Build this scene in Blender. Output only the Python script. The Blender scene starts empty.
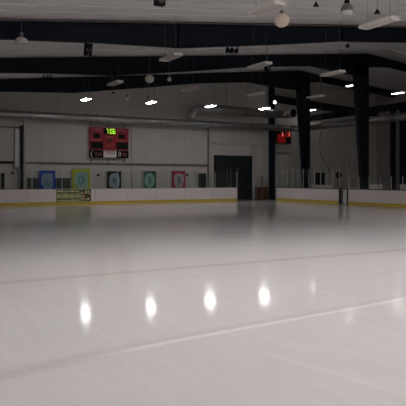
import bpy, bmesh, math, random
from mathutils import Vector, Matrix
random.seed(7)
C = bpy.context.scene.collection
PI = math.pi
# ------------------------------------------------------------------ camera model / survey helpers
TH = math.atan(0.5658); CT, ST = math.cos(TH), math.sin(TH)
F, HOR, EYE = 600.0, 179.0, 1.77
def onv(x, v):                      # point of the plane y=v seen at column x -> (u, depth)
    r = (x - 203.0) / F
    d = v / (CT - ST * r)
    return d * (r * CT + ST), d
def onu(x, u):
    r = (x - 203.0) / F
    d = u / (r * CT + ST)
    return d * (CT - ST * r), d
def pv(x, y, v):
    u, d = onv(x, v)
    return u, EYE + (HOR - y) * d / F
# ------------------------------------------------------------------ materials
def mat(name, col, rough=0.6, metal=0.0, emit=0.0, noise=0.0, nscale=4.0, spec=0.5):
    m = bpy.data.materials.new(name); m.use_nodes = True
    nt = m.node_tree; b = nt.nodes['Principled BSDF']
    b.inputs['Base Color'].default_value = (*col, 1)
    b.inputs['Roughness'].default_value = rough
    b.inputs['Metallic'].default_value = metal
    b.inputs['Specular IOR Level'].default_value = spec
    if emit:
        b.inputs['Emission Color'].default_value = (*col, 1)
        b.inputs['Emission Strength'].default_value = emit
    if noise:
        tc = nt.nodes.new('ShaderNodeTexCoord'); n = nt.nodes.new('ShaderNodeTexNoise')
        n.inputs['Scale'].default_value = nscale; n.inputs['Detail'].default_value = 4
        mx = nt.nodes.new('ShaderNodeMix'); mx.data_type = 'RGBA'
        mx.inputs[6].default_value = (*[c * (1 - noise) for c in col], 1)
        mx.inputs[7].default_value = (*[min(1, c * (1 + noise)) for c in col], 1)
        nt.links.new(tc.outputs['Object'], n.inputs['Vector'])
        nt.links.new(n.outputs['Fac'], mx.inputs[0])
        nt.links.new(mx.outputs[2], b.inputs['Base Color'])
    return m
def ribbed(name, col, rough, axis, pitch, depth, noise=0.08):
    """sheet metal whose ribs repeat along one object axis (bump only)"""
    m = mat(name, col, rough, noise=noise, nscale=0.7)
    nt = m.node_tree; b = nt.nodes['Principled BSDF']
    tc = nt.nodes.new('ShaderNodeTexCoord'); w = nt.nodes.new('ShaderNodeTexWave')
    w.wave_type = 'BANDS'; w.bands_direction = axis
    w.inputs['Scale'].default_value = 0.314 / pitch
    bp = nt.nodes.new('ShaderNodeBump'); bp.inputs['Distance'].default_value = depth
    bp.inputs['Strength'].default_value = 0.6
    nt.links.new(tc.outputs['Object'], w.inputs['Vector'])
    nt.links.new(w.outputs['Fac'], bp.inputs['Height'])
    nt.links.new(bp.outputs['Normal'], b.inputs['Normal'])
    return m
M = {}
M['deck'] = ribbed('roof deck', (0.82, 0.80, 0.785), 0.6, 'Y', 0.30, 0.03)
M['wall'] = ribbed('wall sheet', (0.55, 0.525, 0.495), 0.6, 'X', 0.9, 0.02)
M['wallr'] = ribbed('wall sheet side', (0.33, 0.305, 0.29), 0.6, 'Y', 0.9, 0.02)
M['walltrim'] = mat('wall trim', (0.50, 0.47, 0.44), 0.5, noise=.06)
M['rail'] = mat('wall rail', (0.16, 0.145, 0.13), 0.5, noise=.1)
M['steel'] = mat('painted dark steel', (0.010, 0.014, 0.022), 0.7, noise=.15, nscale=2, spec=.2)
M['black'] = mat('black plastic', (0.010, 0.010, 0.011), 0.8, noise=.1, spec=.2)
M['darkdoor'] = ribbed('dark door', (0.010, 0.014, 0.017), 0.45, 'X', 0.25, 0.01)
M['grey'] = mat('grey metal', (0.20, 0.20, 0.20), 0.4, metal=.4, noise=.1)
M['galv'] = mat('galvanised duct', (0.36, 0.36, 0.355), 0.34, metal=.75, noise=.12, nscale=1.5)
M['white'] = mat('white enamel', (0.72, 0.69, 0.65), 0.5, noise=.05)
M['offlens'] = mat('unlit lens', (0.66, 0.62, 0.57), 0.5, noise=.04)
M['globe'] = mat('cream globe', (0.72, 0.60, 0.50), 0.45, noise=.05)
M['board'] = mat('white board plastic', (0.80, 0.74, 0.73), 0.35, noise=.05, nscale=1.2)
M['kick'] = mat('yellow kick plate', (0.62, 0.44, 0.06), 0.45, noise=.12)
M['cap'] = mat('pale cap rail', (0.60, 0.56, 0.54), 0.45, noise=.05)
M['capdark'] = mat('dark cap rail', (0.03, 0.03, 0.033), 0.45, noise=.1)
M['post'] = mat('aluminium post', (0.60, 0.63, 0.61), 0.5, metal=.1, noise=.05)
M['floor'] = mat('rubber floor', (0.16, 0.15, 0.145), 0.75, noise=.2)
M['wood'] = mat('brown wood', (0.115, 0.058, 0.034), 0.55, noise=.3, nscale=3)
M['tan'] = mat('tan wood', (0.36, 0.26, 0.16), 0.6, noise=.15)
M['ply'] = mat('dark green screen', (0.035, 0.050, 0.048), 0.6, noise=.15)
M['sbred'] = mat('scoreboard red', (0.31, 0.006, 0.018), 0.5, noise=.08)
M['sbwhite'] = mat('scoreboard lettering', (0.82, 0.78, 0.76), 0.5, noise=.03)
M['sbpink'] = mat('faded lettering', (0.62, 0.22, 0.24), 0.5, noise=.03)
M['led'] = mat('clock digits', (0.62, 0.95, 0.08), 0.5, emit=.6)
M['ledred'] = mat('lit red face', (0.55, 0.015, 0.015), 0.5, emit=0.08)
M['ledhot'] = mat('lit red digits', (1.0, 0.22, 0.12), 0.5, emit=0.7)
for n, c in dict(blue=(0.008, 0.055, 0.48), lime=(0.44, 0.50, 0.02), blackcloth=(0.010, 0.014, 0.016), green=(0.010, 0.115, 0.085),
                 red=(0.46, 0.014, 0.05), paleblue=(0.21, 0.34, 0.42), palegrey=(0.29, 0.37, 0.42), palegreen=(0.30, 0.47, 0.42),
                 teal=(0.13, 0.30, 0.30), palepink=(0.44, 0.40, 0.43), navy=(0.05, 0.10, 0.18), olive=(0.52, 0.54, 0.18),
                 dkolive=(0.13, 0.15, 0.05), cream=(0.74, 0.72, 0.50), brick=(0.33, 0.09, 0.07), midblue=(0.10, 0.19, 0.28)).items():
    M[n] = mat(n + ' cloth', c, 0.7, noise=.08)
LAMP = 50.0
M['lit'] = mat('lit lens', (1.0, 0.965, 0.95), 0.5, emit=LAMP)
M['litfar'] = mat('lit older lens', (1.0, 0.965, 0.95), 0.5, emit=39)
M['litdim'] = mat('lit dim lens', (1.0, 0.95, 0.92), 0.5, emit=8)
# glass: thin pane, mostly clear with a faint green reflection
g = bpy.data.materials.new('rink glass'); g.use_nodes = True; nt = g.node_tree
for n in list(nt.nodes): nt.nodes.remove(n)
out = nt.nodes.new('ShaderNodeOutputMaterial'); tr = nt.nodes.new('ShaderNodeBsdfTransparent'); gl = nt.nodes.new('ShaderNodeBsdfGlossy')
df = nt.nodes.new('ShaderNodeBsdfDiffuse'); df.inputs['Color'].default_value = (0.42, 0.47, 0.46, 1)
tr.inputs['Color'].default_value = (0.965, 0.98, 0.975, 1); gl.inputs['Roughness'].default_value = 0.05
lw0 = nt.nodes.new('ShaderNodeLayerWeight'); lw0.inputs['Blend'].default_value = 0.5
pw_ = nt.nodes.new('ShaderNodeMath'); pw_.operation = 'POWER'; pw_.inputs[1].default_value = 5
nt.links.new(lw0.outputs['Facing'], pw_.inputs[0])
lw = nt.nodes.new('ShaderNodeMath'); lw.operation = 'MULTIPLY_ADD'; lw.inputs[1].default_value = .7; lw.inputs[2].default_value = .018
nt.links.new(pw_.outputs[0], lw.inputs[0])
m1 = nt.nodes.new('ShaderNodeMixShader'); m2 = nt.nodes.new('ShaderNodeMixShader'); m1.inputs[0].default_value = 0.008
nt.links.new(tr.outputs[0], m1.inputs[1]); nt.links.new(df.outputs[0], m1.inputs[2])
nt.links.new(lw.outputs[0], m2.inputs[0]); nt.links.new(m1.outputs[0], m2.inputs[1]); nt.links.new(gl.outputs[0], m2.inputs[2])
nt.links.new(m2.outputs[0], out.inputs['Surface']); M['glass'] = g
# ice: white floor under a thin frozen film, with the centre line and skate scratches as surface pattern
def ice_material():
    m = bpy.data.materials.new('ice'); m.use_nodes = True; nt = m.node_tree; N = nt.nodes; L = nt.links
    b = N['Principled BSDF']
    tc = N.new('ShaderNodeTexCoord'); sp = N.new('ShaderNodeSeparateXYZ'); L.new(tc.outputs['Object'], sp.inputs[0])
    def math_(op, a, bb=None, clamp=False):
        n = N.new('ShaderNodeMath'); n.operation = op; n.use_clamp = clamp
        for i, q in enumerate((a, bb)):
            if q is None: continue
            if isinstance(q, (int, float)): n.inputs[i].default_value = q
            else: L.new(q, n.inputs[i])
        return n.outputs[0]
    def noise(scale, detail=3, vec=None):
        n = N.new('ShaderNodeTexNoise'); n.inputs['Scale'].default_value = scale; n.inputs['Detail'].default_value = detail
        L.new(vec if vec else tc.outputs['Object'], n.inputs['Vector']); return n.outputs['Fac']
    def band(dist, half, soft):      # 1 inside |dist|<half fading over soft
        a = math_('ABSOLUTE', dist)
        a = math_('SUBTRACT', a, half)
        a = math_('DIVIDE', a, soft)
        return math_('SUBTRACT', 1.0, a, True)
    def mix(fac, c1, c2):
        n = N.new('ShaderNodeMix'); n.data_type = 'RGBA'; L.new(fac, n.inputs[0])
        for i, q in ((6, c1), (7, c2)):
            if isinstance(q, tuple): n.inputs[i].default_value = (*q, 1)
            else: L.new(q, n.inputs[i])
        return n.outputs[2]
    n1 = noise(0.35, 5)
    col = mix(n1, (0.70, 0.68, 0.685), (0.80, 0.78, 0.785))
    # fine scuffs drawn out along one direction
    mp = N.new('ShaderNodeMapping'); mp.inputs['Rotation'].default_value = (0, 0, 0.6); mp.inputs['Scale'].default_value = (9, 0.6, 1)
    L.new(tc.outputs['Object'], mp.inputs[0]); n2 = noise(1.0, 6, mp.outputs[0])
    col = mix(math_('MULTIPLY', math_('SUBTRACT', n2, 0.50, True), 0.9), col, (0.95, 0.93, 0.93))
    # centre line
    ln = math_('SUBTRACT', sp.outputs['Y'], RED_V)
    fac = math_('MULTIPLY', band(ln, 0.13, 0.06), math_('ADD', math_('MULTIPLY', n2, 0.24), 0.06))
    col = mix(fac, col, (0.50, 0.13, 0.16))
    # long skate track: distance to a polynomial path
    x = sp.outputs['X']; 
    poly = None
    for c in reversed(TRACK):
        poly = c if poly is None else math_('ADD', math_('MULTIPLY', poly, x), c)
    dt = math_('SUBTRACT', sp.outputs['Y'], poly)
    fac = math_('MULTIPLY', band(dt, 0.015, 0.06), math_('ADD', n1, 0.20, True))
    gx = ground(105, 355)[0]
    wh = math_('DIVIDE', math_('SUBTRACT', x, gx - .5), 1.0, True)
    lf = math_('SUBTRACT', 1.0, wh)
    col = mix(math_('MULTIPLY', math_('MULTIPLY', fac, 0.9), wh), col, (0.98, 0.97, 0.97))
    col = mix(math_('MULTIPLY', math_('MULTIPLY', band(dt, 0.04, 0.1), lf), 0.22), col, (0.40, 0.37, 0.38))
    fac = math_('MULTIPLY', band(math_('ADD', dt, -0.13), 0.03, 0.09), 0.16)
    col = mix(fac, col, (0.42, 0.39, 0.40))
    # second short scratches lower right
    for (x0, y0, x1, y1, k) in SCR:
        dx, dy = x1 - x0, y1 - y0; ll = math.hypot(dx, dy); nx, ny = -dy / ll, dx / ll
        dd = math_('ADD', math_('ADD', math_('MULTIPLY', x, nx), math_('MULTIPLY', sp.outputs['Y'], ny)), -(x0 * nx + y0 * ny))
        tt = math_('ADD', math_('ADD', math_('MULTIPLY', x, dx / ll), math_('MULTIPLY', sp.outputs['Y'], dy / ll)), -((x0 + x1) / 2 * dx / ll + (y0 + y1) / 2 * dy / ll))
        fac = math_('MULTIPLY', math_('MULTIPLY', band(dd, 0.015, 0.05), band(tt, ll / 2 - .3, .3)), k)
        col = mix(fac, col, (0.97, 0.96, 0.96))
    L.new(col, b.inputs['Base Color'])
    rr = N.new('ShaderNodeMapRange'); rr.inputs['To Min'].default_value = 0.06; rr.inputs['To Max'].default_value = 0.11
    L.new(n2, rr.inputs['Value']); L.new(rr.outputs[0], b.inputs['Roughness'])
    b.inputs['IOR'].default_value = 1.31
    b.inputs['Specular IOR Level'].default_value = 0.33
    bp = N.new('ShaderNodeBump'); bp.inputs['Strength'].default_value = 0.02; bp.inputs['Distance'].default_value = 0.01
    L.new(n2, bp.inputs['Height']); L.new(bp.outputs[0], b.inputs['Normal'])
    return m
def ground(x, y):
    d = F * EYE / (y - HOR); r = (x - 203.0) / F
    return d * (r * CT + ST), d * (CT - r * ST)
RED_V = 10.6
# skate track: cubic fit through points of the ice
tp = [ground(*p) for p in ((0, 377), (52, 367), (105, 355), (150, 345), (203, 336), (300, 318), (350, 309), (406, 298))]
def polyfit(pts, n):
    A = [[sum(p[0] ** (i + j) for p in pts) for j in range(n + 1)] + [sum(p[1] * p[0] ** i for p in pts)] for i in range(n + 1)]
    for i in range(n + 1):
        pvt = max(range(i, n + 1), key=lambda r: abs(A[r][i])); A[i], A[pvt] = A[pvt], A[i]
        for r in range(n + 1):
            if r != i:
                f = A[r][i] / A[i][i]; A[r] = [a - f * b for a, b in zip(A[r], A[i])]
    return [A[i][-1] / A[i][i] for i in range(n + 1)]
TRACK = polyfit(tp, 3)
SCR = [(*ground(252, 348), *ground(405, 396), .2), (*ground(300, 378), *ground(372, 404), .15), (*ground(262, 338), *ground(330, 352), .12)]
M['ice'] = ice_material()
# ------------------------------------------------------------------ mesh helpers
def bx(bm, x0, x1, y0, y1, z0, z1):
    vs = [bm.verts.new((x, y, z)) for x in (x0, x1) for y in (y0, y1) for z in (z0, z1)]
    for q in ((0, 1, 3, 2), (4, 6, 7, 5), (0, 4, 5, 1), (2, 3, 7, 6), (0, 2, 6, 4), (1, 5, 7, 3)):
        bm.faces.new([vs[i] for i in q])
    return vs
def tube(bm, pts, r, n=10, caps=True):
    pts = [Vector(p) for p in pts]; rings = []
    up = Vector((0, 0, 1))
    for i, p in enumerate(pts):
        t = (pts[min(i + 1, len(pts) - 1)] - pts[max(i - 1, 0)]).normalized()
        a = t.cross(up)
        if a.length < 1e-3: a = Vector((1, 0, 0))
        a.normalize(); b_ = a.cross(t).normalized()
        rr = r[i] if isinstance(r, (list, tuple)) else r
        rings.append([bm.verts.new(p + (a * math.cos(2 * PI * k / n) + b_ * math.sin(2 * PI * k / n)) * rr) for k in range(n)])
    for A, B in zip(rings, rings[1:]):
        for k in range(n): bm.faces.new((A[k], A[(k + 1) % n], B[(k + 1) % n], B[k]))
    if caps: bm.faces.new(rings[0]); bm.faces.new(rings[-1])
def lathe(bm, prof, n=20, o=(0, 0, 0), axis='z'):
    rings = []
    for (r, z) in prof:
        ring = []
        for k in range(n):
            a = 2 * PI * k / n
            p = (r * math.cos(a), r * math.sin(a), z) if axis == 'z' else (r * math.cos(a), z, r * math.sin(a))
            ring.append(bm.verts.new((p[0] + o[0], p[1] + o[1], p[2] + o[2])))
        rings.append(ring)
    for A, B in zip(rings, rings[1:]):
        for k in range(n): bm.faces.new((A[k], A[(k + 1) % n], B[(k + 1) % n], B[k]))
    bm.faces.new(rings[0]); bm.faces.new(rings[-1])
def prism_y(bm, poly, y0, y1):           # polygon in x,z extruded along y
    a = [bm.verts.new((x, y0, z)) for x, z in poly]; b = [bm.verts.new((x, y1, z)) for x, z in poly]
    n = len(poly)
    bm.faces.new(a); bm.faces.new(b[::-1])
    for i in range(n): bm.faces.new((a[i], b[i], b[(i + 1) % n], a[(i + 1) % n]))
def obj(name, bm, m, parent=None, loc=(0, 0, 0), smooth=False, bevel=0):
    bmesh.ops.recalc_face_normals(bm, faces=bm.faces)
    if bevel: bmesh.ops.bevel(bm, geom=bm.edges[:], offset=bevel, segments=2, affect='EDGES', profile=.6)
    me = bpy.data.meshes.new(name); bm.to_mesh(me); bm.free()
    if smooth:
        for p in me.polygons: p.use_smooth = True
        me.set_sharp_from_angle(angle=0.7)
    me.materials.append(M[m] if isinstance(m, str) else m)
    o = bpy.data.objects.new(name, me); C.objects.link(o); o.location = loc
    if parent: o.parent = parent
    return o
def box(name, m, parent, *e, bevel=0):
    bm = bmesh.new(); bx(bm, *e); return obj(name, bm, m, parent, bevel=bevel)
def tub(name, m, parent, pts, r, n=10):
    bm = bmesh.new(); tube(bm, pts, r, n); return obj(name, bm, m, parent, smooth=True)
def lth(name, m, parent, prof, n=20, o=(0, 0, 0), axis='z'):
    bm = bmesh.new(); lathe(bm, prof, n, o, axis); return obj(name, bm, m, parent, smooth=True)
def tag(o, label, cat, group=None):
    o['label'] = label; o['category'] = cat
    if group: o['group'] = group
    return o
def thing(name, label, cat, loc=(0, 0, 0), rotz=0, group=None):
    o = bpy.data.objects.new(name, None); C.objects.link(o)
    o.location = loc; o.rotation_euler = (0, 0, rotz); o.empty_display_size = .2
    return tag(o, label, cat, group)
def struct(o):
    o['kind'] = 'structure'; return o
def dup(root, loc, label, rotz=0):
    r = root.copy(); C.objects.link(r); r.location = loc; r.rotation_euler = (0, 0, rotz); r['label'] = label
    for ch in list(root.children):
        c = ch.copy(); C.objects.link(c); c.parent = r
        for g_ in ch.children:
            d = g_.copy(); C.objects.link(d); d.parent = c
    return r
def text_mesh(name, s, size, m, parent, loc, depth=.006, xs=1.0):
    cu = bpy.data.curves.new(name, 'FONT'); cu.body = s; cu.size = size; cu.align_x = 'CENTER'; cu.align_y = 'CENTER'; cu.extrude = depth
    t = bpy.data.objects.new(name, cu); C.objects.link(t)
    dg = bpy.context.evaluated_depsgraph_get(); dg.update()
    me = bpy.data.meshes.new_from_object(t.evaluated_get(dg)); bpy.data.objects.remove(t)
    me.transform(Matrix.Rotation(PI / 2, 4, 'X') @ Matrix.Diagonal((xs, 1, 1, 1)))
    me.materials.clear(); me.materials.append(M[m])
    o = bpy.data.objects.new(name, me); C.objects.link(o); o.location = loc; o.parent = parent
    return o
# ------------------------------------------------------------------ roof profile
RIDGE = 32.0
def roof(u):
    z = 6.12 + .112 * (u - 4.6) if u <= RIDGE else 9.19 - .085 * (u - RIDGE)
    return z + EYE
def lerp(tab, u):
    for (a, p), (b, q) in zip(tab, tab[1:]):
        if u <= b: return p + (q - p) * max(0, (u - a)) / (b - a)
    return tab[-1][1]
DEPTH = [(-6, .7), (4.6, .72), (8.6, .87), (12.5, 1.1), (18, .95), (22, .78), (26.8, .84), (28.5, 1.15), (30.4, 1.5), (31.99, 1.7), (32.01, 1.0), (34.4, .6), (44, .6)]
U0, U1, V0, V1 = -6.0, 44.0, -22.0, 43.0
# ------------------------------------------------------------------ the setting
struct(box('floor', 'floor', None, U0, U1, V0, V1, -.30, -.02))
bm = bmesh.new(); bx(bm, -2.4, 29.45, -19.5, 40.75, -.02, 0.0)
ice = obj('ice_sheet', bm, 'ice'); tag(ice, 'white glossy ice sheet with a faint red centre line and skate scratches', 'ice')
bm = bmesh.new(); bx(bm, 24, 29.45, 40.78, 42.9, -.02, -.004); struct(obj('trim_1', bm, 'grey'))
bm = bmesh.new()
prism_y(bm, [(U0, roof(U0)), (RIDGE, roof(RIDGE)), (U1, roof(U1)), (U1, roof(U1) + .2), (RIDGE, roof(RIDGE) + .2), (U0, roof(U0) + .2)], V0, V1)
ceil = struct(obj('ceiling', bm, 'deck'))
k = 0
for v in [13.9 + .93 * i for i in range(10)] + [26.6, 28.4, 30.2, 34.2, 36.0, 37.8]:
    bm = bmesh.new()
    prism_y(bm, [(U0 + .1, roof(U0) - .01), (RIDGE, roof(RIDGE) - .02), (RIDGE, roof(RIDGE) - .05), (U0 + .1, roof(U0) - .04)], v, v + .07)
    obj('purlin', bm, 'deck', ceil)
for v in [26.6, 28.4, 30.2, 34.2, 36.0, 37.8, 41.6]:
    bm = bmesh.new()
    prism_y(bm, [(RIDGE, roof(RIDGE) - .02), (U1 - .1, roof(U1) - .02), (U1 - .1, roof(U1) - .10), (RIDGE, roof(RIDGE) - .10)], v, v + .08)
    obj('purlin', bm, 'deck', ceil)
def gable_wall(name, v0, v1, m):
    bm = bmesh.new(); prism_y(bm, [(U0, -.3), (U1, -.3), (U1, roof(U1)), (RIDGE, roof(RIDGE)), (U0, roof(U0))], v0, v1)
    return struct(obj(name, bm, m))
wfar = gable_wall('wall_far', V1, V1 + .2, 'wall')
gable_wall('wall_near', V0 - .2, V0, 'wall')
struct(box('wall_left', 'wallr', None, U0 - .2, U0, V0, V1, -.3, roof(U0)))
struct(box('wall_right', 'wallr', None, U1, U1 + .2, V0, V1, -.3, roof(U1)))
VW = V1                                   # face of the far wall
def wall_box(name, m, parent, x0, x1, y0, y1, t0=0.0, t1=.06, bevel=0):
    u0, _ = onv(x0, VW); u1, _ = onv(x1, VW); ua, d = onv((x0 + x1) / 2, VW)
    z1 = EYE + (HOR - y0) * d / F; z0 = max(0.0, EYE + (HOR - y1) * d / F)
    return box(name, m, parent, u0, u1, VW - t1, VW - t0, z0, z1, bevel=bevel)
ti = 2
def trim(m, *a, **k):
    global ti
    o = struct(wall_box('trim_%d' % ti, m, None, *a, **k)); ti += 1; return o
u25, _ = onv(25, VW); u208, _ = onv(208, VW); um, dm = onv(110, VW)
zr = EYE + (HOR - 164) * dm / F
struct(box('trim_20', 'rail', None, u25, u208, VW - .10, VW, zr - .05, zr + .07))
struct(box('trim_21', 'rail', None, U0, onv(15, VW)[0], VW - .10, VW, zr - .05, zr + .10))
trim('walltrim', 23.6, 25.6, 120, 192, t1=.10)
trim('walltrim', 131.2, 132.8, 124, 192, t1=.10)
trim('walltrim', 208.6, 212.6, 120, 200, t1=.14)
trim('rail', 207.4, 208.4, 128, 192, t1=.05)
trim('walltrim', 214, 258, 143, 145, t1=.10)
trim('walltrim', 251.2, 255.6, 146, 200, t1=.10)
trim('rail', 0, 20, 126.5, 128, t1=.12)
for x in (62, 90, 160, 185, 240, 262, 300, 320, 337, 352, 376): trim('wall', x, x + .7, 118, 200, t1=.025)
# big dark double door of the resurfacer bay
def frame_door(name, x0, x1, y0, m, leaves, fm, strips=()):
    u0, _ = onv(x0, VW); u1, _ = onv(x1, VW); uc, d = onv((x0 + x1) / 2, VW)
    z1 = EYE + (HOR - y0) * d / F
    bm = bmesh.new(); bx(bm, 0, u1 - u0, 0, .06, 0, z1)
    o = struct(obj(name, bm, m, None, (u0, VW - .10, 0)))
    bm = bmesh.new(); fw = .07
    bx(bm, -fw, 0, -.05, .08, 0, z1 + fw); bx(bm, u1 - u0, u1 - u0 + fw, -.05, .08, 0, z1 + fw); bx(bm, 0, u1 - u0, -.05, .08, z1, z1 + fw)
    obj('door_frame', bm, fm, o)
    for i in range(1, leaves):
        q = (u1 - u0) * i / leaves
        box('door_seam', 'black', o, q - .012, q + .012, -.012, .0, 0, z1)
    for (xa, xb, ya, yb, mm) in strips:
        ua, _ = onv(xa, VW); ub, _ = onv(xb, VW)
        box('door_stile', mm, o, ua - u0, ub - u0, -.03, 0, max(.02, EYE + (HOR - yb) * d / F), EYE + (HOR - ya) * d / F)
    bm = bmesh.new(); tube(bm, [(.9 * (u1 - u0), -.06, .95), (.9 * (u1 - u0), -.06, 1.2)], .015, 8)
    obj('door_handle', bm, 'grey', o)
    return o
M['stile'] = mat('dull door stile', (0.075, 0.078, 0.078), 0.5, noise=.1)
frame_door('door_1', 214.6, 250.6, 156.5, 'darkdoor', 2, 'steel',
           [(226.0, 227.2, 168, 200, 'stile'), (229.2, 230.6, 168, 200, 'stile'), (236.2, 237.6, 167, 200, 'stile')])
frame_door('door_2', 197.6, 205.6, 173.5, 'darkdoor', 1, 'walltrim', [(198.8, 199.8, 174, 195, 'stile')])
frame_door('door_3', -8, 4.2, 173, 'black', 2, 'walltrim')
# sliding panel door on the left, above the rail
u0, z0 = pv(-14, 163, VW); u1, z1 = pv(13.5, 128, VW)
d4 = struct(box('door_4', 'wall', None, u0, u1, VW - .10, VW - .02, z0, z1))
ua, _ = onv(14.2, VW); ub, _ = onv(18.4, VW)
tag(box('cable_trunking', 'white', None, ua, ub, VW - .24, VW - .002, EYE + (HOR - 167) * 41 / F, EYE + (HOR - 128) * 41 / F, bevel=.02),
    'pale vertical boxed channel on the far wall beside the dark post at left', 'channel')
# wall posts
def wall_post(x0, x1, label, vv, top=None, name='steel_post'):
    u0, _ = onv(x0, vv); u1, _ = onv(x1, vv)
    z = (roof((u0 + u1) / 2) if top is None else top) - .12
    uc = (u0 + u1) / 2; z -= .1; w = (u1 - u0) / 2 * .9
    bm = bmesh.new()
    bx(bm, -w, w, -.15, -.12, 0, z); bx(bm, -w, w, .12, .15, 0, z); bx(bm, -.02, .02, -.12, .12, 0, z)
    t = thing(name, label, 'post', (uc, vv, 0)); obj('shaft', bm, 'steel', t)
    box('base_plate', 'grey', t, -w - .08, w + .08, -.2, .2, -.018, .012)
    return t
wall_post(20.9, 22.6, 'dark steel post against the far wall left of the blue banner', VW - .24, 5.75)
wall_post(269.6, 274.2, 'dark steel post at the corner opening beside the small red scoreboard', VW - .45)
for v_, w, s in ((40.75, .2, 'narrower dark post on the right side wall'), (39.45, .38, 'wide dark post on the right side wall at the photo edge')):
    bm = bmesh.new(); z = roof(U1) - 1.0
    bx(bm, -.15, -.12, -w, w, 0, z); bx(bm, .12, .15, -w, w, 0, z); bx(bm, -.12, .12, -.02, .02, 0, z)
    t = thing('steel_post', s, 'post', (U1 - .2, v_, 0)); obj('shaft', bm, 'steel', t)
    box('base_plate', 'grey', t, -.2, .18, -w - .05, w + .05, -.018, .012)
# ------------------------------------------------------------------ portal frames
FR = [(24.0, .7, 'nearest dark roof rafter crossing the top of the hall'),
      (32.3, .58, 'middle dark frame with the larger tapered column at right'),
      (40.1, 1.55, 'farthest dark frame, its tapered column third in from the right')]
us = [-5.9, 0, 4.6, 8.6, 10.5, 12.5, 15, 18, 20, 22, 24.5, 26.8, 28.5, 30.4, 31.99]
usr = [32.01, 32.1, 34.4, 38, 43.3]
for v, cx, lab in FR:
    t = thing('portal_frame', lab, 'steel frame', (31.0, v, 0))
    cx += .5
    def rafter(ul, extra):
        bm = bmesh.new(); hw = .14; g_ = .03
        top = [(u - 31.0, roof(u) - g_ - extra) for u in ul]; bot = [(u - 31.0, roof(u) - lerp(DEPTH, u)) for u in ul]
        prism_y(bm, top + bot[::-1], -.012, .012)
        for edge, s in ((top, -1), (bot, 1)):
            poly = edge + [(x, z + s * .03) for x, z in edge[::-1]]
            prism_y(bm, poly, -hw, hw)
        for u in (12.3, 22.0, 30.4):            # bolted splice plates
            if ul[0] < u < ul[-1]:
                bx(bm, u - 31.0 - .02, u - 31.0 + .02, -hw, hw, roof(u) - lerp(DEPTH, u), roof(u) - g_ - .01)
        return obj('rafter', bm, 'steel', t)
    rafter(us, .02); rafter(usr, .03)
    bm = bmesh.new(); zt = roof(32) - .8
    L0, R0 = .02, .5                      # local x of web at bottom
    prism_y(bm, [(cx - .48, 0), (cx, 0), (cx, zt), (cx - 1.35, zt)], -.012, .012)
    prism_y(bm, [(cx, 0), (cx + .03, 0), (cx + .03, zt), (cx, zt)], -.15, .15)
    prism_y(bm, [(cx - .51, 0), (cx - .48, 0), (cx - 1.35, zt), (cx - 1.38, zt)], -.15, .15)
    obj('column', bm, 'steel', t)
    box('base_plate', 'grey', t, cx - .6, cx + .12, -.2, .2, -.018, .012)
# end girder over the side aisle
bm = bmesh.new(); prism_y(bm, [(31.5, 7.35 + EYE), (43.8, 6.6 + EYE), (43.8, 5.95 + EYE), (31.5, 6.75 + EYE)], VW - .35, VW - .05)
tag(obj('girder', bm, 'steel'), 'dark sloping girder high on the far wall over the side aisle', 'beam')
# eave girder running along the aisle above the duct
bm = bmesh.new(); bx(bm, 34.5, 34.8, 24.0, VW - .4, 5.2 + EYE, 5.65 + EYE); bx(bm, 34.5, 34.8, 24.0, VW - .4, 5.16 + EYE, 5.2 + EYE)
tag(obj('girder', bm, 'steel'), 'long dark girder running along the right aisle above the pale duct', 'beam')
# conduit just in front of the nearest rafter
bm = bmesh.new(); tube(bm, [(u, 23.3, roof(u) - .10) for u in (-5.5, 5, 15, 25, 31)], .03, 8)
tag(obj('sprinkler_pipe', bm, mat('rust red pipe', (.10, .055, .05), .5, noise=.2), smooth=True), 'thin rust-dark pipe under the roof in front of the nearest rafter', 'pipe')
# ------------------------------------------------------------------ ducts
def duct(name, label, pts, r, joints, m='galv'):
    t = thing(name, label, 'duct', pts[0])
    o0 = Vector(pts[0]); P = [Vector(p) - o0 for p in pts]
    tub('duct_shell', m, t, P, r, 20)
    for j in joints:
        a, b, f = P[j[0]], P[j[0] + 1], j[1]
        c = a.lerp(b, f); dr = (b - a).normalized()
        bm = bmesh.new(); tube(bm, [c - dr * .03, c + dr * .03], r + .025, 20); obj('joint_ring', bm, 'grey', t, smooth=True)
    return t
zd = 4.43 + EYE; vd = 42.1; ur = 33.4; R = 1.1
arc = [(ur - R + R * math.sin(a), vd - R + R * math.cos(a), zd) for a in [i * PI / 16 for i in range(0, 9)]]
pts = [(-5.5, vd, zd), (14, vd, zd), (31.0, vd, zd)] + arc + [(ur, 33, zd), (ur, 22.0, zd)]
def jf(x): return (onv(x, vd)[0] + 5.5) / 19.5
dm_ = duct('ventilation_duct', 'long grey round duct along the far wall turning forward over the right aisle', pts, .28,
     [(0, jf(30)), (0, jf(85)), (1, .05), (1, .35), (1, .62), (1, .85), (11, .3), (11, .7), (12, .2), (12, .55)])
ulft, _ = onv(192, 41.4); zu = 5.55 + EYE
ue, _ = onv(285.5, 41.4); r2 = .62
arcL = [(ulft + r2 - r2 * math.sin(a), 41.4, zu - r2 + r2 * math.cos(a)) for a in [PI / 2 - i * PI / 16 for i in range(9)]]
arcR = [(ue - .6 + .6 * math.sin(a), 41.4 - .6 + .6 * math.cos(a), zu) for a in [i * PI / 16 for i in range(9)]]
t2 = duct('ventilation_duct', 'shorter upper duct with a downward elbow and an open round mouth', 
      [(ulft, 41.4, zd + .34)] + arcL + arcR + [(ue, 40.3, zu)], .36, [(9, .25), (9, .55), (9, .8)], 'galv')
bm = bmesh.new(); lathe(bm, [(.34, -.02), (.34, .01)], 20, (ue - ulft, 40.3 - 41.4, zu - zd - .34), 'y'); obj('mouth', bm, 'black', t2)
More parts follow.
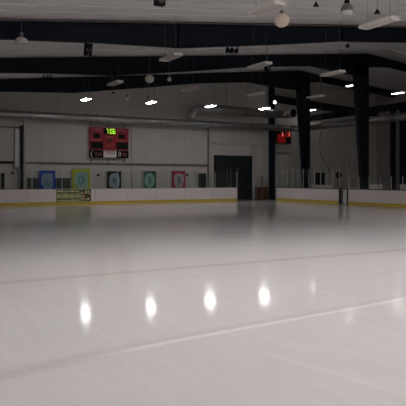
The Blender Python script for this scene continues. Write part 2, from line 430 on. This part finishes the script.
for du in (3.2, 5.2, 7.2):
    tub('hanger_rod', 'grey', t2, [(du, 0, zu - zd - .34 + .3), (du, 0, roof(ulft + du) - zd - .38)], .012, 6)
for uu in (5.5, 12, 19.5, 26):
    tub('hanger_rod', 'grey', dm_, [(uu + 5.5, 0, .26), (uu + 5.5, 0, roof(uu) - zd - .03)], .012, 6)
for vv in (39, 35.6, 28):
    tub('hanger_rod', 'grey', dm_, [(ur + 5.5, vv - vd, .26), (ur + 5.5, vv - vd, roof(ur) - zd - .03)], .012, 6)
# ------------------------------------------------------------------ boards
BH = 1.07
def boards(name, label, a, b, n, inward, capm):
    """run of boards from a to b (2D points), panels face the ice"""
    a, b = Vector(a), Vector(b); L = (b - a).length; ang = math.atan2(b.y - a.y, b.x - a.x)
    t = thing(name, label, 'boards', (a.x, a.y, 0), ang)
    s = 1 if inward else -1                # thickness goes to +y local (outside) when s=1
    y0, y1 = (0, .12) if s > 0 else (-.12, 0)
    for i in range(n):
        box('board_panel', 'board', t, L * i / n + .008, L * (i + 1) / n - .008, y0, y1, .0, BH - .03, bevel=.006)
    yk = (-.005, -.0005) if s > 0 else (.001, .012)
    box('kick_plate', 'kick', t, 0, L, *yk, .0, .20)
    yc = (-.004, .16) if s > 0 else (-.16, .02)
    box('cap_rail', capm, t, 0, L, *yc, BH - .03, BH + (.015 if capm == 'cap' else .03), bevel=.006)
    return t
GU, _ = onv(237.3, 40.75)
tE = boards('rink_boards', 'long white rink boards with yellow kick plate along the far end', (-2.4, 40.75), (GU, 40.75), 12, True, 'cap')
box('end_cap', 'capdark', tE, GU + 2.4, GU + 2.4 + .06, -.003, .13, .0, BH)
vA, _ = onu(276.5, 29.45); vB, _ = onu(338.8, 29.45); vC, _ = onu(348.3, 29.45)
boards('rink_boards', 'white side boards between the corner opening and the narrow gate', (29.45, vA), (29.45, vB), 4, True, 'capdark')
boards('rink_boards', 'white side boards at the right photo edge beyond the narrow gate', (29.45, vC), (29.45, 18.0), 7, True, 'capdark')
# narrow player gate
tg = thing('player_gate', 'narrow grey gate between two dark posts in the right boards', 'gate', (29.45, vB, 0), -PI / 2)
Lg = vB - vC
box('gate_leaf', 'post', tg, Lg * .40, Lg - .14, .03, .09, .05, BH - .05, bevel=.01)
box('gate_infill', 'stile', tg, .14, Lg * .40, .04, .08, .05, BH - .05)
box('gate_post', 'capdark', tg, .02, .14, -.02, .14, .0, BH + .04, bevel=.01); box('gate_post', 'capdark', tg, Lg - .14, Lg - .02, -.02, .14, .0, BH + .04, bevel=.01)
box('latch', 'grey', tg, Lg * .40, Lg * .40 + .16, -.01, .03, .8, .86)
# glass shields on the boards
def shield(label, a, b, n, h, pw=.03, sub=1):
    a, b = Vector(a), Vector(b); L = (b - a).length; ang = math.atan2(b.y - a.y, b.x - a.x)
    t = thing('glass_shield', label, 'glass', (a.x, a.y, BH + .032), ang)
    for i in range(n):
        box('glass_pane', 'glass', t, L * i / n + .03, L * (i + 1) / n - .03, .06, .072, 0.0, h)
    for i in range(n + 1):
        x = min(max(L * i / n, pw / 2), L - pw / 2)
        box('post', 'post', t, x - pw / 2, x + pw / 2, .05, .085, 0, h + .02)
    return t
shield('clear glass panes standing on the long white far end boards', (-2.4, 40.75), (GU, 40.75), 14, 1.22)
shield('tall clear panes with close posts on the side boards by the corner', (29.45, vA), (29.45, vB), 11, 1.42)
shield('low clear panes on the side boards at the right photo edge', (29.45, vC), (29.45, 18.0), 14, .80)
# wooden half wall beside the corner opening
ua, _ = onv(255.3, 42.6); ub, _ = onv(268.6, 42.6)
tw = thing('wooden_half_wall', 'low brown wooden half wall in the far corner beside the dark doorway', 'half wall', (ua, 42.55, 0))
W = ub - ua
for i in range(4): box('wood_panel', 'wood', tw, W * i / 4 + .02, W * (i + 1) / 4 - .02, 0, .06, .02, 1.10)
box('top_rail', 'cap', tw, 0, W, -.04, .10, 1.10, 1.15, bevel=.01)
for x in (.03, W * .5, W - .03): box('wood_post', 'rail', tw, x - .03, x + .03, -.03, .09, 0, 2.0 if x == W * .5 else 1.2)
bm = bmesh.new(); bx(bm, .06, W - .06, .02, .03, 1.16, 1.95); obj('glass_pane', bm, 'glass', tw)
# advertisement on the end boards
ua, _ = onv(56.3, 40.75); ub, _ = onv(91.0, 40.75)
ta = thing('advertising_panel', 'olive-yellow advertising panel with dark and red marks on the far boards', 'sign', (ua, 40.744, 0))
W = ub - ua
box('panel_sheet', 'dkolive', ta, 0, W, -.012, .0, .21, BH - .02)
for (z0, z1, m) in ((.25, .33, 'cream'), (.44, .60, 'olive'), (.61, .68, 'cream'), (.74, .78, 'olive'), (.88, .95, 'cream')):
    bm = bmesh.new()
    x = .05
    while x < W * .66:
        w = random.uniform(.12, .5); bx(bm, x, min(x + w, W * .7), -.016, -.012, z0, z1 + random.uniform(-.02, .02)); x += w + random.uniform(.02, .06)
    obj('printed_stripe', bm, m, ta)
for m, n in (('cream', 26), ('brick', 22), ('blackcloth', 12)):
    bm = bmesh.new()
    for i in range(n):
        x = W * .70 + random.random() * W * .25; z = .27 + random.random() * .6
        bx(bm, x, x + random.uniform(.06, .14), -.022 if m == 'cream' else -.018, -.012, z, z + random.uniform(.05, .13))
    obj('printed_mark', bm, m, ta)
# ------------------------------------------------------------------ banners with pale emblems
def blob(cx, cz, rx, rz, n=28, wob=0, ph=0, p=2.4):
    o = []
    for i in range(n):
        a = 2 * PI * i / n; c, s = math.cos(a), math.sin(a)
        k = 1 + wob * math.sin(3 * a + ph) + wob * .6 * math.sin(5 * a + ph * 2)
        o.append((cx + rx * k * math.copysign(abs(c) ** (2 / p), c), cz + rz * k * math.copysign(abs(s) ** (2 / p), s)))
    return o
def banner(label, x0, x1, y0, y1, cloth, pale, inner, kind):
    vb = VW - .14
    u0, _ = onv(x0, vb); u1, _ = onv(x1, vb); uc, d = onv((x0 + x1) / 2, vb)
    z1 = EYE + (HOR - y0) * d / F; z0 = EYE + (HOR - y1) * d / F - .25
    W, H = u1 - u0, z1 - z0
    t = thing('banner', label, 'banner', (u0, vb, z0))
    bm = bmesh.new(); nx = 14; rows = []
    for s_ in (0, .012):
        rows.append([[bm.verts.new((W * i / nx, s_ + .012 * math.sin(i * 1.7), H * j / 2)) for i in range(nx + 1)] for j in range(3)])
    for r_ in rows:
        for j in range(2):
            for i in range(nx): bm.faces.new((r_[j][i], r_[j][i + 1], r_[j + 1][i + 1], r_[j + 1][i]))
    obj('cloth', bm, cloth, t, smooth=True)
    tub('top_rod', 'grey', t, [(-.03, .004, H), (W + .03, .004, H)], .022, 8)
    for q in (.1, .9): box('wall_bracket', 'grey', t, W * q - .015, W * q + .015, 0, VW - vb - .004, H - .015, H + .015)
    cz = H * .50 + .06
    bm = bmesh.new(); 
    pl = blob(W * .51, cz, W * .37, H * .36, wob=.05 if kind != 'round' else 0, ph=kind.__len__(), p=3 if kind != 'round' else 2.1)
    prism_y(bm, pl, -.030, -.016); obj('emblem', bm, pale, t)
    e = t.children[-1]
    bm = bmesh.new()
    if kind == 'house':
        for i in range(3): bx(bm, W * (.38 + .1 * i), W * (.42 + .1 * i), -.036, -.03, cz - H * .16, cz + H * (.08 + .06 * (i == 1)))
        bx(bm, W * .36, W * .66, -.036, -.03, cz - H * .22, cz - H * .18)
    elif kind == 'swirl':
        for i in range(9):
            a = .4 + i * .5; prism_y(bm, blob(W * .5 + W * .15 * math.cos(a), cz + H * .17 * math.sin(a), W * .05, H * .05, 10), -.036, -.03)
        prism_y(bm, blob(W * .58, cz - H * .05, W * .06, H * .13, 12), -.037, -.031)
    elif kind == 'face':
        prism_y(bm, blob(W * .5, cz + .02, W * .16, H * .15, 20, .12, 1), -.036, -.03)
        prism_y(bm, blob(W * .68, cz - H * .16, W * .08, H * .05, 12), -.036, -.03)
    elif kind == 'round':
        bx(bm, W * .43, W * .49, -.036, -.03, cz - H * .2, cz + H * .2); bx(bm, W * .49, W * .62, -.036, -.03, cz + H * .12, cz + H * .17)
        bx(bm, W * .49, W * .62, -.036, -.03, cz - H * .02, cz + H * .03); bx(bm, W * .58, W * .63, -.036, -.03, cz - H * .17, cz + H * .14)
    else:
        for s_ in (-1, 1):
            prism_y(bm, [(W * (.52 + s_ * .14), cz - H * .22), (W * (.52 + s_ * .07), cz - H * .22), (W * (.52 + s_ * .02), cz + H * .22), (W * (.52 + s_ * .09), cz + H * .22)][::s_], -.036, -.03)
        bx(bm, W * .44, W * .60, -.036, -.03, cz - H * .04, cz + H * .02)
    obj('emblem_figure', bm, inner, e)
    return t
banner('blue banner with a pale grey-blue emblem on the far wall', 39.2, 55.2, 170.7, 189.5, 'blue', 'paleblue', 'midblue', 'house')
banner('yellow-green banner with a pale swirl emblem on the far wall', 72.3, 90.2, 169.0, 189.3, 'lime', 'palegreen', 'teal', 'swirl')
banner('black banner with a pale blue emblem below the large scoreboard', 107.2, 121.2, 171.3, 188.5, 'blackcloth', 'palegrey', 'midblue', 'face')
banner('dark green banner with a round pale emblem on the far wall', 142.8, 156.0, 171.2, 188.2, 'green', 'palegreen', 'green', 'round')
banner('red banner with a pale rounded emblem nearest the small dark door', 172.2, 185.2, 171.2, 188.0, 'red', 'palepink', 'navy', 'letter')
# long dark low screen behind the blue banner
u0, z1 = pv(26.8, 178, VW); u1, _ = pv(70.5, 178, VW)
tl = thing('low_screen', 'long dark green low screen behind the blue banner', 'screen', (u0, VW - .07, 0))
for i in range(3): box('screen_panel', 'ply', tl, (u1 - u0) * i / 3 + .02, (u1 - u0) * (i + 1) / 3 - .02, 0, .05, .05, z1)
box('bottom_rail', 'rail', tl, 0, u1 - u0, 0, .05, 0, .05)
# small wall fittings
for x, y, s in ((12.4, 173, 'small dark fitting on the far wall at the left photo edge'), (98.0, 175, 'small dark fitting between the yellow-green and black banners'),
                (186.8, 175, 'small dark fitting on the wall right of the red banner')):
    u, z = pv(x, y, VW); t = thing('wall_fitting', s, 'fitting', (u, VW, z))
    box('back_plate', 'grey', t, -.09, .09, -.02, 0, -.09, .09, bevel=.005); lth('lens', 'black', t, [(.085, -.10), (.10, -.06), (.07, -.02)], 14, (0, 0, 0), 'y')
# ------------------------------------------------------------------ scoreboards
u0, zt = pv(89.6, 128, VW - .3); u1, _ = pv(128.6, 128, VW - .3); _, zb = pv(109, 158, VW - .3); _, zm = pv(109, 150.2, VW - .3)
W, H = u1 - u0, zt - zb
_, zt = pv(109, 127.6, VW - .3); H = zt - zb; hm = zm - zb
sb = thing('scoreboard', 'large red scoreboard with green clock digits above the black banner', 'scoreboard', (u0, VW - .30, zb))
box('cabinet', 'sbred', sb, 0, W, 0, .20, hm + .02, H, bevel=.01)
def pnl(name, m, x0, x1, z0, z1, y=-.02, par=None): return box(name, m, par or sb, W * x0, W * x1, y, 0, z0, z1)
ck = pnl('clock_window', 'black', .35, .66, H - .50, H - .06)
SEG = {'0': 'abcdef', '6': 'acdefg', '7': 'abc', '1': 'bc'}
def seg7(name, ch, x, z, w, h, t_, m, par, y=-.03, y1=-.02):
    bm = bmesh.new(); S = SEG[ch]
    for s_ in S:
        e = {'a': (0, w, h - t_, h), 'b': (w - t_, w, h / 2, h), 'c': (w - t_, w, 0, h / 2), 'd': (0, w, 0, t_), 'e': (0, t_, 0, h / 2), 'f': (0, t_, h / 2, h), 'g': (0, w, h / 2 - t_ / 2, h / 2 + t_ / 2)}[s_]
        bx(bm, x + e[0], x + e[1], y, y1, z + e[2], z + e[3])
    return obj(name, bm, m, par)
x0 = W * .415
seg7('clock_digit', '7', x0, H - .46, .16, .36, .045, 'led', ck)
bm = bmesh.new(); bx(bm, x0 + .22, x0 + .26, -.03, -.02, H - .24, H - .19); bx(bm, x0 + .22, x0 + .26, -.03, -.02, H - .38, H - .33); obj('clock_colon', bm, 'led', ck)
seg7('clock_digit', '0', x0 + .30, H - .46, .18, .36, .045, 'led', ck); seg7('clock_digit', '6', x0 + .54, H - .46, .18, .36, .045, 'led', ck)
for a, b, wd in ((.05, .31, 'HOME'), (.69, .95, 'VISITOR')):
    c = (a + b) / 2 * W
    text_mesh('lettering', wd, .22, 'sbpink', sb, (c, -.008, H - .20), xs=1.0)
    pnl('score_window', 'black', c / W - .08, c / W + .08, hm + .88, hm + 1.22)
    text_mesh('lettering', 'PLR  PENALTY', .17, 'sbpink', sb, (c, -.008, hm + .73), xs=.75)
    pnl('penalty_window', 'black', a - .02, b + .03, hm + .10, hm + .60)
text_mesh('lettering', 'PERIOD', .17, 'sbpink', sb, (W * .505, -.008, hm + .98))
pnl('period_window', mat('dim window', (.06, .008, .01), .5, noise=.1), .45, .56, hm + .58, hm + .84)
text_mesh('lettering', 'SHOTS', .16, 'sbpink', sb, (W * .505, -.008, hm + .34))
sp_ = thing('sponsor_sign', 'black and white sign strip hung right below the large red scoreboard', 'sign', (u0, VW - .30, zb))
box('sign_board', 'black', sp_, 0, W, 0, .12, 0, hm - .01)
wp = box('white_plaque', 'sbwhite', sp_, W * .35, W * .68, -.02, 0, .03, hm - .04)
bm = bmesh.new()
for r_, z in enumerate((.44, .33)):
    x = W * .39
    while x < W * .63: 
        w = random.uniform(.05, .10); bx(bm, x, x + w, -.024, -.02, z, z + .07); x += w + .04
obj('red_lettering', bm, 'brick', wp)
text_mesh('numeral', '(', .55, 'sbwhite', sp_, (W * .045, -.008, hm * .52)); text_mesh('numeral', '0', .52, 'sbwhite', sp_, (W * .765, -.008, hm * .5))
bm = bmesh.new(); 
for x in (.16, .22, .28, .87, .92): bx(bm, W * x - .05, W * x + .05, -.006, 0, hm * .3, hm * .68)
obj('dim_mark', bm, 'brick', sp_)
for x in (.07, .50, .93): box('hanging_bracket', 'rail', sb, W * x - .03, W * x + .03, .21, .25, -.40, H + .5)
# small scoreboard on the right
u0, zt = pv(276.8, 130.2, VW - .3); u1, _ = pv(291.2, 130, VW - .3); _, zb = pv(284, 143.6, VW - .3)
W, H = u1 - u0, zt - zb
s2 = thing('scoreboard', 'small glowing red scoreboard on the far wall right of the corner post', 'scoreboard', (u0, VW - .30, zb))
box('cabinet', 'black', s2, 0, W, 0, .2, 0, H, bevel=.01)
box('lit_face', 'ledred', s2, .06, W * .60, -.015, 0, .06, H * .72); box('lit_face', 'ledred', s2, W * .60, W - .05, -.015, 0, H * .48, H - .05)
seg7('lit_digit', '1', W * .36, H * .55, .10, .34, .10, 'ledhot', s2, -.03, -.015); seg7('lit_digit', '1', W * .83, H * .60, .07, .30, .07, 'ledhot', s2, -.03, -.015)
for x in (.3, .75): box('hanging_bracket', 'rail', s2, W * x - .02, W * x + .02, .20, .24, .1, H + .6)
u0, z1 = pv(277.5, 145.2, VW - .2); z1 -= .05; u1, _ = pv(291.2, 146, VW - .2); _, z0 = pv(284, 152.5, VW - .2)
t = thing('sign', 'pale blank sign on the far wall just below the small red scoreboard', 'sign', (u0, VW - .12, z0))
box('sign_board', 'walltrim', t, 0, u1 - u0, 0, .05, 0, z1 - z0)
box('bottom_edge', 'rail', t, 0, u1 - u0, -.01, .05, -.06, 0)
text_mesh('faded_mark', '-  --', .4, 'rail', t, ((u1 - u0) * .5, -.004, (z1 - z0) * .7))
# ------------------------------------------------------------------ lamps
ZL = 5.17 + EYE
def strip_lamp(label, u, v, lit, z=ZL, group=None, half=.72):
    """box fixture slung on two wires, long side along the hall"""
    t = thing('strip_lamp', label, 'lamp', (u, v, z), 0, group)
    bm = bmesh.new(); L_, w = half, .19
    bx(bm, -w, w, -L_, L_, .04, .09)
    prism_y(bm, [(-w - .03, -.02), (-w, .09), (-w + .012, .09), (-w - .018, -.02)], -L_, L_)
    prism_y(bm, [(w + .03, -.02), (w, .09), (w - .012, .09), (w + .018, -.02)], -L_, L_)
    bx(bm, -w, w, -L_ - .015, -L_, -.02, .09); bx(bm, -w, w, L_, L_ + .015, -.02, .09)
    obj('housing', bm, 'white', t)
    bm = bmesh.new()
    if lit:
        prism_y(bm, [(-w + .02, .035), (-w + .02, -.015), (-w + .06, -.055), (w - .06, -.055), (w - .02, -.015), (w - .02, .035)], -L_ + .02, L_ - .02)
        obj('lit_lens', bm, lit, t)
    else:
        for k in range(4): tube(bm, [(-.135 + .09 * k, -L_ + .03, .02), (-.135 + .09 * k, L_ - .03, .02)], .018, 8)
        obj('tubes', bm, 'offlens', t, smooth=True)
    for y in (-.5, .5):
        du = roof(u) - z - .01
        tub('hanging_wire', 'grey', t, [(0, y, .09), (0, y, du)], .005, 6)
    return t
ordn = ['leftmost', 'second from left', 'third from left', 'rightmost']
def lamp_at(x, y, v, lit, label, **k):
    if lit: k.setdefault('half', .5)
    u, d = onv(x, v); z = EYE + (HOR - y) * d / F
    z = min(z, roof(u) - .25)
    return strip_lamp(label, u, v, lit, z, **k)
for i, (x, y) in enumerate(((86, 99.2), (151.3, 102.2), (210.5, 106), (264.5, 108.3))):
    lamp_at(x, y, 37.3, 'litfar', 'lit white strip lamp, %s of the row of four over the far boards' % ordn[i], group='lit strip lamps over the far boards')
lamp_at(265.5, 10, 15.0, False, 'unlit strip lamp at the top edge above the cream globe')
lamp_at(378.5, 24, 14.7, False, 'unlit strip lamp high at right, nearest and largest in view')
lamp_at(170.5, 58, 22.9, False, 'unlit strip lamp hanging left of centre between the two nearer rafters')
lamp_at(259.5, 66, 22.9, False, 'unlit strip lamp hanging in front of the middle rafter right of centre')
lamp_at(332.5, 74, 22.9, False, 'unlit strip lamp just left of the larger tapered column')
lamp_at(115, 83.7, 30.8, False, 'unlit strip lamp above the leftmost lit lamp')
lamp_at(189.5, 89.6, 30.8, False, 'unlit strip lamp above the lit lamp third from left')
lamp_at(256.5, 94.6, 30.8, False, 'unlit strip lamp above the rightmost lit lamp')
lamp_at(316, 97, 30.2, False, 'unlit strip lamp between the two tapered columns')
lamp_at(398, 93, 37.6, 'litdim', 'lit strip lamp over the right aisle at the photo edge', half=.62)
lamp_at(350.5, 85.5, 37.6, 'litdim', 'lit strip lamp half hidden by the larger tapered column', half=.4)
lamp_at(311, 110, 41.6, 'litdim', 'lit strip lamp just right of the farther tapered column')
# the lit rows assumed over the near ice, out of the frame overhead
for v in (11.3, 7.2, -0.6, -8.4):  # farthest row is an extra, added to brighten the middle of the ice
    for u in (3.3, 7.9, 12.45, 16.95, 21.5, 26.15):
        strip_lamp('unseen lit strip lamp assumed over the near ice', u, v, 'lit', group='lit strip lamps over the near ice')
# small round lit lamp right of the corner post
u, d = onv(274.8, 41.2); z = EYE + (HOR - 102.3) * d / F
t = thing('round_lamp', 'small round lit lamp beside the corner post under the rafters', 'lamp', (u, 41.2, z))
lth('lit_bulb', 'litdim', t, [(.05, -.12), (.10, -.08), (.12, 0), (.08, .10), (.04, .13)], 14); lth('cap', 'grey', t, [(.06, .12), (.06, .22)], 12)
tub('hanging_wire', 'grey', t, [(0, 0, .22), (0, 0, roof(u) - z - .02)], .008, 6)
# globes
def globe(label, x, y, v, r, half=False, m='globe'):
    u, d = onv(x, v); z = EYE + (HOR - y) * d / F
    t = thing('globe_lamp', label, 'lamp', (u, v, z))
    if half: prof = [(r, -.10), (r * 1.02, -.02)] + [(r * math.cos(a), r * .72 * math.sin(a)) for a in [.1 * i for i in range(1, 15)]]
    else: prof = [(max(.02, r * 1.08 * math.cos(a)), r * .96 * math.sin(a)) for a in [-PI / 2 + .02 + i * (PI - .12) / 16 for i in range(17)]]
    lth('globe', m, t, prof, 24)
    lth('collar', 'grey', t, [(.07, r * (.7 if half else .97)), (.07, r + .08), (.03, r + .12)], 12)
    tub('hanging_cord', 'grey', t, [(0, 0, r + .1), (0, 0, roof(u) - z - .02)], .008, 6)
    return t
globe('large cream globe lamp in front of the nearest rafter at upper right', 281.8, 20.5, 17.3, .255)
globe('smaller-looking pale globe lamp left of centre in front of the far rafter', 149.5, 79.0, 31.3, .235, m='offlens')
globe('pale half-dome lamp under the nearest rafter at upper left', 21.5, 41.5, 23.2, .235, True, 'offlens')
globe('tiny pale globe lamp right of the leftmost lit lamp', 127, 98.5, 36.4, .13, m='offlens')
globe('tiny pale globe lamp below the hanging lamp left of centre', 169.3, 79.5, 29.0, .11, m='offlens')
# high bay lamp with a clear reflector
u, d = onv(347, 15.8); z = EYE + (HOR - 11) * d / F
t = thing('high_bay_lamp', 'round metal high-bay lamp with a white bottom at the upper right edge', 'lamp', (u, 15.8, z))
lth('reflector', 'grey', t, [(.225, -.02), (.235, .0), (.22, .10), (.15, .20), (.09, .25)], 22)
lth('lens', 'white', t, [(.03, -.14), (.14, -.12), (.20, -.06), (.215, -.021)], 22)
lth('ballast', 'black', t, [(.09, .25), (.09, .40), (.04, .44)], 14); tub('hanging_rod', 'grey', t, [(0, 0, .43), (0, 0, roof(u) - z - .02)], .012, 6)
# dark fixtures hanging from the roof
def pendant(label, x, y, v, s, kind='speaker'):
    u, d = onv(x, v); z = EYE + (HOR - y) * d / F
    cat = {'speaker': 'speaker', 'pair': 'speaker', 'spot': 'lamp', 'cluster': 'lamp'}[kind]
    t = thing({'speaker': 'hanging_speaker', 'pair': 'hanging_speaker', 'spot': 'hanging_lamp', 'cluster': 'spotlight_cluster'}[kind], label, cat, (u, v, z))
    top = roof(u) - z - .02
    if kind == 'speaker':
        bm = bmesh.new(); bx(bm, -s, s, -s * .7, s * .7, -s, s)
        obj('cabinet', bm, 'black', t, bevel=.03); lth('cone', 'stile', t, [(s * .7, -s * .7 - .02), (s * .5, -s * .7 - .001)], 16, axis='y')
        box('bracket', 'grey', t, -.03, .03, -.03, .03, s, s + .1)
        tub('hanging_rod', 'grey', t, [(0, 0, s + .1), (0, 0, top)], .012, 6)
    elif kind == 'pair':
        for q, a in ((-.48, .12), (.42, -.08)):
            bm = bmesh.new(); bx(bm, -s * .26, s * .26, -s * .6, s * .6, -s * 1.15, s)
            o = obj('cabinet', bm, 'black', t, (q * s, 0, 0), bevel=.02); o.rotation_euler = (.15, 0, a)
            lth('cone', 'stile', o, [(s * .3, -s * .6 - .015), (s * .2, -s * .6 - .001)], 14, axis='y')
        box('bracket', 'black', t, -s * .9, s * .9, -.03, .03, s, s + .06)
        tub('hanging_rod', 'grey', t, [(0, 0, s + .06), (0, 0, top)], .015, 6)
    elif kind == 'spot':
        lth('shade', 'black', t, [(s, -s * .7), (s * .95, -s * .4), (s * .45, s * .3), (s * .3, s * .8)], 18)
        lth('bulb', 'offlens', t, [(s * .3, -s * .75), (s * .5, -s * .5), (s * .3, -s * .2)], 12)
        tub('hanging_cord', 'grey', t, [(0, 0, s * .8), (0, 0, top)], .010, 6)
    else:
        box('crossbar', 'black', t, -s * 1.3, s * 1.3, -.03, .03, s * .55, s * .7)
        for q in (-1, -.1, .9):
            bm = bmesh.new(); lathe(bm, [(s * .42, -s * .55), (s * .42, -s * .3), (s * .25, .2 * s), (s * .1, s * .35)], 14)
            o = obj('spotlight', bm, 'black', t, (q * s, 0, 0), smooth=True); o.rotation_euler = (.5, q * .5, 0)
            tub('yoke', 'grey', t, [(q * s, 0, s * .1), (q * s, 0, s * .56)], .015, 6)
        tub('hanging_rod', 'grey', t, [(0, 0, s * .7), (0, 0, top)], .015, 6)
    return t
pendant('dark hanging loudspeaker at the top photo edge left of centre', 159.5, 0.5, 16.5, .16)
pendant('two narrow dark loudspeakers on one bracket under the nearest rafter at upper left', 88.5, 50, 25.2, .22, 'pair')
pendant('small dark hanging lamp at the top edge right of the cream globe', 316, 4.5, 16.0, .10, 'spot')
pendant('small dark hanging lamp on a cord at the upper right corner', 377.3, 11.5, 16.0, .11, 'spot')
pendant('dark hanging lamp below the nearest rafter at right', 347.5, 45.5, 26.0, .14, 'spot')
pendant('dark cluster of spotlights below the nearest rafter near centre', 232.5, 49.5, 25.4, .29, 'cluster')
pendant('dark cluster of spotlights in front of the far rafter at left', 47.5, 77.5, 32.5, .20, 'cluster')
pendant('tiny dark hanging lamp below the unlit strip lamp at left', 113.3, 92.5, 36.0, .09, 'spot')
pendant('tiny dark hanging lamp above the second lit lamp from left', 148, 97, 36.4, .09, 'spot')
pendant('dark hanging loudspeaker beside the unlit strip lamp right of centre', 267.5, 68, 26.5, .16)
# ------------------------------------------------------------------ behind the right boards
def cabinet(label, x0, x1, y0, u, m, dp=.5):
    va, d = onu(x0, u); vb_, _ = onu(x1, u); z = EYE + (HOR - y0) * d / F
    t = thing('cabinet', label, 'cabinet', (u, vb_, 0))
    L_ = va - vb_
    box('body', m, t, 0, dp, 0, L_, -.018, z, bevel=.01)
    for i in range(2): box('cabinet_door', m, t, -.02, 0, L_ * i / 2 + .02, L_ * (i + 1) / 2 - .02, .08, z - .06)
    box('top_edge', 'cap' if m == 'white' else 'capdark', t, -.03, dp + .01, -.01, L_ + .01, z, z + .03)
    return t
cabinet('low white cabinet behind the glass right of the larger column', 366.5, 378, 184.6, 33.0, 'white')
cabinet('low white cabinet behind the glass at the right photo edge', 400, 412, 184.6, 33.0, 'white')
cabinet('long low pale cabinet behind the glass between the two columns', 311, 333, 185.2, 33.2, 'white')
cabinet('tall dark cabinet behind the glass right of the farther column', 314.5, 320.5, 173.2, 35.0, 'black')
# pole leaning at the column, cable on the wall, sack-like figure over the gate
vv, d = onu(361, 31.0)
t = thing('pole', 'tan wooden pole leaning against the foot of the larger column', 'pole', (30.75, 32.75, 0))
tub('shaft', 'tan', t, [(0, 0, -.018), (.10, .30, 2.85)], .03, 8); box('head', 'tan', t, .04, .18, .22, .40, 2.8, 2.98, bevel=.02)
bm = bmesh.new(); tube(bm, [(pv(x, y, VW - .03)[0], VW - .04, pv(x, y, VW - .03)[1]) for x, y in ((325, 124), (321, 132), (319.5, 142), (320, 152), (323, 160), (328, 167), (331, 176))], .03, 6)
tag(obj('cable', bm, 'rail', smooth=True), 'loose dark cable curving down the far wall between the columns', 'cable')
vv, d = onu(338.6, 30.6)
t = thing('stand_fan', 'dark round pedestal fan standing behind the narrow gate', 'fan', (30.6, vv, 0))
tub('stem', 'black', t, [(0, 0, .0), (0, 0, 1.85)], .025, 8); lth('base', 'black', t, [(.26, -.018), (.24, .03), (.05, .06)], 18)
lth('cage', 'black', t, [(.08, -.10), (.22, -.07), (.27, 0), (.22, .07), (.08, .10)], 20, (0, 0, 2.05), 'y')
# ------------------------------------------------------------------ world, camera, output look
w = bpy.data.worlds.new('World'); bpy.context.scene.world = w; w.use_nodes = True
w.node_tree.nodes['Background'].inputs[0].default_value = (0.01, 0.01, 0.011, 1)
cam = bpy.data.cameras.new('camera'); co = bpy.data.objects.new('camera', cam); C.objects.link(co)
co.location = (0, 0, EYE); co.rotation_euler = (PI / 2, 0, -TH)
cam.sensor_width = 36; cam.lens = F / 406 * 36; cam.shift_y = (HOR - 203) / 406; cam.clip_end = 200
bpy.context.scene.camera = co
vs = bpy.context.scene.view_settings
vs.view_transform = 'Standard'; vs.look = 'None'; vs.gamma = 1; vs.use_curve_mapping = False; vs.exposure = 0.0
